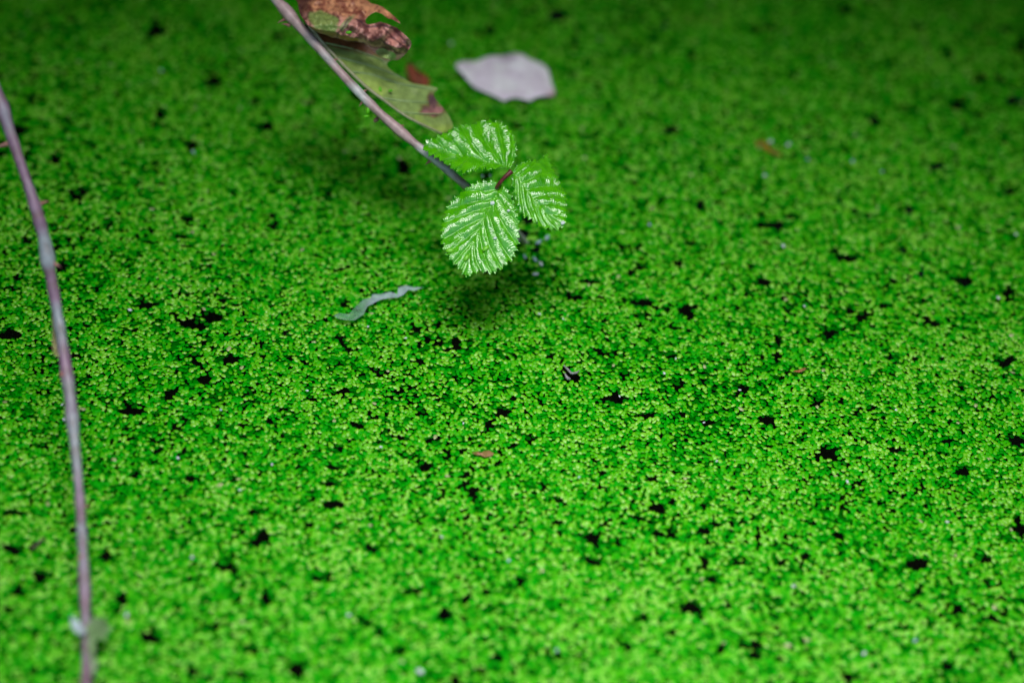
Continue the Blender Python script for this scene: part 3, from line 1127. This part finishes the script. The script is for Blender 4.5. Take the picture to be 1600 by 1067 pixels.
for px, py, dp, sz, rt, lb in [(545, 51, 1.029, 5, .2, 'small bright frond stuck on the brown folded lobe of the dying leaf'),
                               (594, 140, 1.049, 5, 1.8, 'darker frond stuck mid blade on the green part of the dying leaf'),
                               (610, 142, 1.049, 4, .4, 'pale frond stuck mid blade on the green part of the dying leaf'),
                               (575, 172, 1.036, 7, 1.5, 'tall green frond clinging to the underside of the slanting cane'),
                               (572, 182, 1.036, 5, .2, 'smaller green frond hanging below the slanting cane')]:
    o = blob('duckweed_frond', px, py, at_depth(px, py, dp), sz, M_FROND, (0, -.6, .8), .7, rt, .75)
    tag(o, lb, 'frond', 'duckweed fronds stuck on the leaves')
o = blob('snail', 588, 187, at_depth(588, 187, 1.040), 6, M_THORN, (0, -.7, .7), .8, .9, height=2.0)
tag(o, 'tiny round brown bud or shell hanging just under the slanting cane', 'bud')
o.name = 'bud'

# ================================================================ things afloat
def flat_thing(name, outline, z, label, cat, c1, c2, step=3, mat=None, nrm=(0, 0, 1), amp=.0006, sub=3, thick=.0003, sc=7, bulge=0.0, tint=None, group=None):
    c = np.array(outline, float).mean(0)
    e, _, _ = sheet(name, outline, step, flat_place(z, amp, 17, nrm, sc, bulge), mat or M_PALE, None, tint or tint_const(c1, c2), thick, sub)
    return tag(e, label, cat, group)


def pale_tint(P):
    n = len(P)
    c = lerp(rgb((.84, .78, .86), n), rgb((.93, .93, .95), n), sstep(vnoise(P[:, 0], P[:, 1], 16, 21), .3, .7))
    e = sstep(P[:, 0] + 1.2 * (P[:, 1] - 140), 855, 885)
    c = lerp(c, rgb((.30, .12, .08), n), e)
    e = (1 - sstep(np.hypot((P[:, 0] - 795) / 18, (P[:, 1] - 92) / 7), .5, 1.1)) * .5
    return lerp(c, rgb((.34, .22, .34), n), e)


pl = [(712, 102), (722, 97), (745, 94), (762, 89), (780, 86), (800, 85), (818, 88), (828, 95), (845, 99), (855, 106), (860, 120), (862, 132), (868, 146),
      (864, 151), (850, 152), (838, 152), (828, 156), (818, 154), (806, 152), (795, 153), (788, 156), (780, 152), (768, 147), (752, 140), (738, 132), (725, 120), (716, 111)]
flat_thing('pale_leaf', pl, .0042, 'whitish upturned leaf floating behind the bramble leaf', 'leaf', 0, 0, step=3, tint=pale_tint, amp=.0010, sc=22)


def strip_tint(P):
    n = len(P)
    c = lerp(rgb((.48, .60, .66), n), rgb((.16, .40, .20), n), 1 - sstep(P[:, 0], 560, 585))
    return lerp(c, rgb((.30, .42, .42), n), sstep(vnoise(P[:, 0], P[:, 1], 5, 23), .4, .8) * .5)


flat_thing('leaf_shred', [(521, 494), (530, 490), (545, 490), (556, 478), (567, 468), (580, 464), (581, 459), (595, 459), (610, 456), (621, 459),
                          (622, 450), (634, 445), (645, 448), (662, 449), (648, 454), (638, 453), (630, 461), (622, 464), (610, 465), (595, 468), (584, 474),
                          (574, 479), (568, 492), (554, 500), (538, 500), (527, 498)], .0042,
           'long narrow bluish leaf shred lying on the duckweed left of the bramble leaf', 'leaf shred', 0, 0, step=2.5, mat=M_FILM, tint=strip_tint, amp=.0005, sub=1, sc=9, thick=.00012)
flat_thing('leaf_fragment', [(640, 100), (652, 108), (664, 116), (672, 128), (668, 136), (655, 136), (644, 128), (634, 112)], .006,
           'rusty red dead leaf scrap half hidden behind the dying leaf', 'leaf', (.06, .02, .004), (.26, .05, .012), nrm=(0, -.3, .9))
flat_thing('leaf_fragment', [(1180, 221), (1185, 218), (1193, 219), (1199, 226), (1212, 236), (1222, 243), (1214, 244), (1200, 237), (1190, 232), (1182, 227)], .0018,
           'orange brown leaf scrap floating at the upper right', 'leaf', (.30, .17, .005), (.10, .16, .01))
flat_thing('leaf_fragment', [(737, 706), (745, 704), (752, 706), (757, 703), (764, 701), (770, 705), (771, 709), (763, 710), (757, 712), (750, 708), (742, 709)], .003,
           'small pinkish brown leaf scrap in the duckweed below centre', 'leaf', (.36, .17, .09), (.20, .14, .03), step=2, amp=.001)
flat_thing('leaf_fragment', [(1240, 578), (1250, 577), (1258, 574), (1259, 577), (1253, 580), (1243, 581)], .0028,
           'tiny reddish leaf scrap in the duckweed right of centre', 'leaf', (.40, .12, .05), (.25, .12, .04), step=2)
# curled grey twigs in a gap
for pts, r, lb in [([(881, 571, .004), (887, 577, .005), (893, 583, .005), (901, 582, .004), (905, 579, .003)], .0005,
                    'curved pale grey twig bit lying over a dark gap in the duckweed'),
                   ([(883, 584, .002), (886, 590, .003), (890, 592, .002)], .0007,
                    'stubby mauve grey twig bit in a dark gap just under the curved one')]:
    o, _, _ = tube('twig_fragment', [at_z(*p) for p in pts], [r * .6, r, r, r, r * .5][:len(pts)], M_GREY, seg=7, rough=.3)
    tag(o, lb, 'twig')
o, _, _ = tube('twig_fragment', [at_z(48, 858, .003), at_z(60, 848, .003), at_z(70, 838, .003)], [.0005, .0006, .0003], M_BARK, seg=7, rough=.3)
tag(o, 'thin dark twig bit left of the long stem near the bottom left', 'twig')

# pale seed husks and flakes floating on the duckweed
FL = [(203, 484, 4.5, 1), (705, 68, 4, 1), (1195, 274, 4.5, 1), (1204, 221, 5.5, 1), (1232, 226, 6.5, 1), (1262, 249, 4, 0), (1332, 252, 4.5, 0), (1224, 384, 4.5, 1),
      (656, 1048, 7, 1), (198, 960, 5, 1), (595, 698, 3.2, 1), (724, 661, 3, 1), (1156, 609, 3.2, 1), (843, 490, 3.2, 1), (880, 498, 2.8, 1),
      (1378, 268, 3.5, 0), (1588, 366, 4, 1), (1560, 465, 4, 1), (1015, 351, 3.5, 0), (1324, 752, 4, 1), (1400, 640, 3, 1), (300, 870, 3.5, 1),
      (575, 510, 2.6, 1), (634, 528, 3, 1), (1257, 478, 3, 1), (1038, 583, 3.2, 1), (1056, 560, 3, 1), (968, 619, 3, 1), (252, 110, 4.5, 0), (302, 237, 4, 0),
      (375, 765, 3.4, 1), (278, 715, 3.4, 1), (425, 725, 3, 1), (100, 655, 3.5, 1), (97, 632, 3.4, 1), (1120, 720, 2.8, 1), (1480, 815, 3.4, 1),
      (905, 745, 2.8, 0), (690, 838, 3.4, 1), (795, 875, 3.6, 0), (1240, 915, 4, 1), (1430, 1000, 4, 0), (1350, 1020, 4.5, 1), (870, 1015, 4, 0), (545, 960, 3.6, 1),
      (1100, 660, 2.8, 1), (480, 610, 3, 1), (345, 640, 3, 0)]
LANDMARKS = [(790, 120, 'the whitish leaf'), (790, 300, 'the bramble leaf'), (590, 472, 'the bluish leaf shred'), (1195, 226, 'the orange leaf scrap'),
             (892, 582, 'the curved grey twig'), (755, 707, 'the pinkish leaf scrap'), (1252, 577, 'the reddish leaf scrap'), (640, 170, 'the dying leaf'),
             (60, 345, 'the upper long cane'), (112, 640, 'the middle long cane'), (134, 985, 'the cane shoots'),
             (1600, 1067, 'the bottom right corner'), (1600, 0, 'the top right corner'), (0, 0, 'the top left corner'),
             (668, 690, 'the forked dark gap'), (1197, 657, 'the wide dark gap'), (640, 924, 'the low central gap'),
             (1080, 952, 'the low right gap')]
seen_labels = set()
for i, (px, py, s, w) in enumerate(FL):
    o = blob('husk', px, py, at_z(px, py, .0030), s * .85, M_FLAKE if w else M_BLUEFLAKE, (random.uniform(-.2, .2), random.uniform(-.4, 0), 1),
             random.uniform(.7, 1.1), random.uniform(0, 3))
    lm = min(LANDMARKS, key=lambda q: math.hypot(q[0] - px, q[1] - py))
    dx, dy = px - lm[0], py - lm[1]
    dirn = ['right of', 'below and right of', 'below', 'below and left of', 'left of', 'above and left of', 'above', 'above and right of'][
        int(round(math.degrees(math.atan2(dy, dx)) / 45)) % 8]
    dist = math.hypot(dx, dy)
    far = 'just' if dist < 45 else 'a little way' if dist < 100 else 'one leaflet length' if dist < 170 else 'two leaflet lengths' if dist < 300 else 'far'
    lb = f"{'white' if w else 'grey green'} {'speck' if s < 3.6 else 'husk'} floating {far} {dirn} {lm[2]}"
    if lb in seen_labels:
        lb = lb.replace('floating', 'settled', 1)
    if lb in seen_labels:
        lb = lb.replace('settled', 'lodged', 1)
    seen_labels.add(lb)
    tag(o, lb, 'husk', 'pale husks floating on the duckweed')
for px, py, s, a, rt, lb in [(842, 378, 6.5, .6, .7, 'upper left blue grey bead for a water glint in the gap below the right leaflet'),
                             (855, 371, 5.5, .8, 1.2, 'upper right blue grey bead for a water glint in the gap below the right leaflet'),
                             (836, 405, 6, .6, -.9, 'lower blue grey bead for a water glint in the gap below the right leaflet'),
                             (845, 412, 5.5, .7, -.9, 'lowest pale green bead for a water glint below the right leaflet'),
                             (820, 401, 5, .6, -1.2, 'dim blue bead for a water glint between the lowest leaflet and the other beads'),
                             (837, 428, 5.5, .7, .2, 'pale rounded bead for a water glint nearest the camera below the right leaflet'),
                             (812, 374, 6, .8, .2, 'mauve grey bead just right of the lowest leaflet margin')]:
    o = blob('husk', px, py, at_z(px, py, .003), s, M_BLUEFLAKE if 'blue' in lb else M_FLAKE, (0, -.3, 1), a, rt)  # pale beads stand in for reflections on the open water
    tag(o, lb, 'husk', 'beads for water glints below the bramble leaf')
for px, py, s in [(728 + 0, 272, 0)]:
    pass
for px, py, lb in [(754, 275, 'left one of two white seeds showing between the upper and lowest leaflets'),
                   (766, 274, 'right one of two white seeds showing between the upper and lowest leaflets')]:
    o = blob('seed', px, py, at_depth(px, py, 1.045), 3.4, M_FLAKE, (0, -.6, .8), 1.5, .2, height=2)
    tag(o, lb, 'seed')

# ================================================================ unseen foliage added around the pond to darken the far and side water
def shade_foliage(name, boxes, n, seed, label):
    r = np.random.default_rng(seed)
    V_, F_ = [], []
    for (cx, cy, cz, sx, sy, sz), w in boxes:
        m = int(n * w)
        p = r.normal(0, 1, (m, 3))
        p /= np.linalg.norm(p, axis=1)[:, None]
        p *= (r.random(m) ** .4)[:, None]
        p = p * (1 + .25 * np.sin(7 * p[:, [1, 2, 0]]))
        P_ = p * [sx, sy, sz] + [cx, cy, cz]
        keep = P_[:, 2] > .03
        P_ = P_[keep]
        m = len(P_)
        s = r.uniform(.015, .034, m)
        ya, pi_, ro = r.uniform(0, 6.3, m), r.normal(0, .5, m), r.normal(0, .5, m)
        T_ = np.array([(-1, 0, 0), (-.4, .5, .12), (.4, .42, .12), (1, 0, -.1), (.4, -.42, .12), (-.4, -.5, .12), (0, 0, -.05)])
        x, y, z = [s[:, None] * T_[None, :, k] for k in range(3)]
        z2 = z + x * pi_[:, None] + y * ro[:, None]
        c, sn = np.cos(ya)[:, None], np.sin(ya)[:, None]
        W = np.stack([x * c - y * sn + P_[:, :1], x * sn + y * c + P_[:, 1:2], z2 + P_[:, 2:]], -1).reshape(-1, 3)
        f = np.array([(0, 6, 1), (1, 6, 2), (2, 6, 3), (3, 6, 4), (4, 6, 5), (5, 6, 0)])
        F_.append((f[None] + (np.arange(m) * 7)[:, None, None]).reshape(-1, 3) + sum(len(q) for q in V_))
        V_.append(W)
    o = new_mesh(name, np.concatenate(V_), np.concatenate(F_), M_SHADE_LEAF, smooth=False)
    return tag(o, label, 'shade_foliage', kind='stuff')


shade_foliage('shade_foliage', [((0, 1.66, .55, .75, .34, .75), 1), ((-.75, 1.55, .6, .55, .42, .8), 1), ((.85, 1.6, .5, .6, .4, .7), .8),
                ((-.05, 1.30, .86, .95, .42, .12), 3.4), ((-.42, 1.03, .86, .36, .30, .11), 1.4)], 6500, 3,
      'unseen leafy mass added over the far bank to shade the water')
shade_foliage('shade_foliage', [((-.92, .55, .35, .26, .45, .62), 1), ((-.92, 1.0, .45, .28, .45, .7), 1), ((-.62, .80, .86, .38, .62, .12), 1.8)], 4500, 4,
      'unseen leafy mass added over the left bank to shade the water')
shade_foliage('shade_foliage', [((.92, .5, .3, .26, .5, .5), 1), ((.92, 1.0, .4, .28, .5, .6), 1), ((.66, .72, .86, .36, .62, .12), 1.3)], 4000, 5,
      'unseen leafy mass added over the right bank to shade the water')
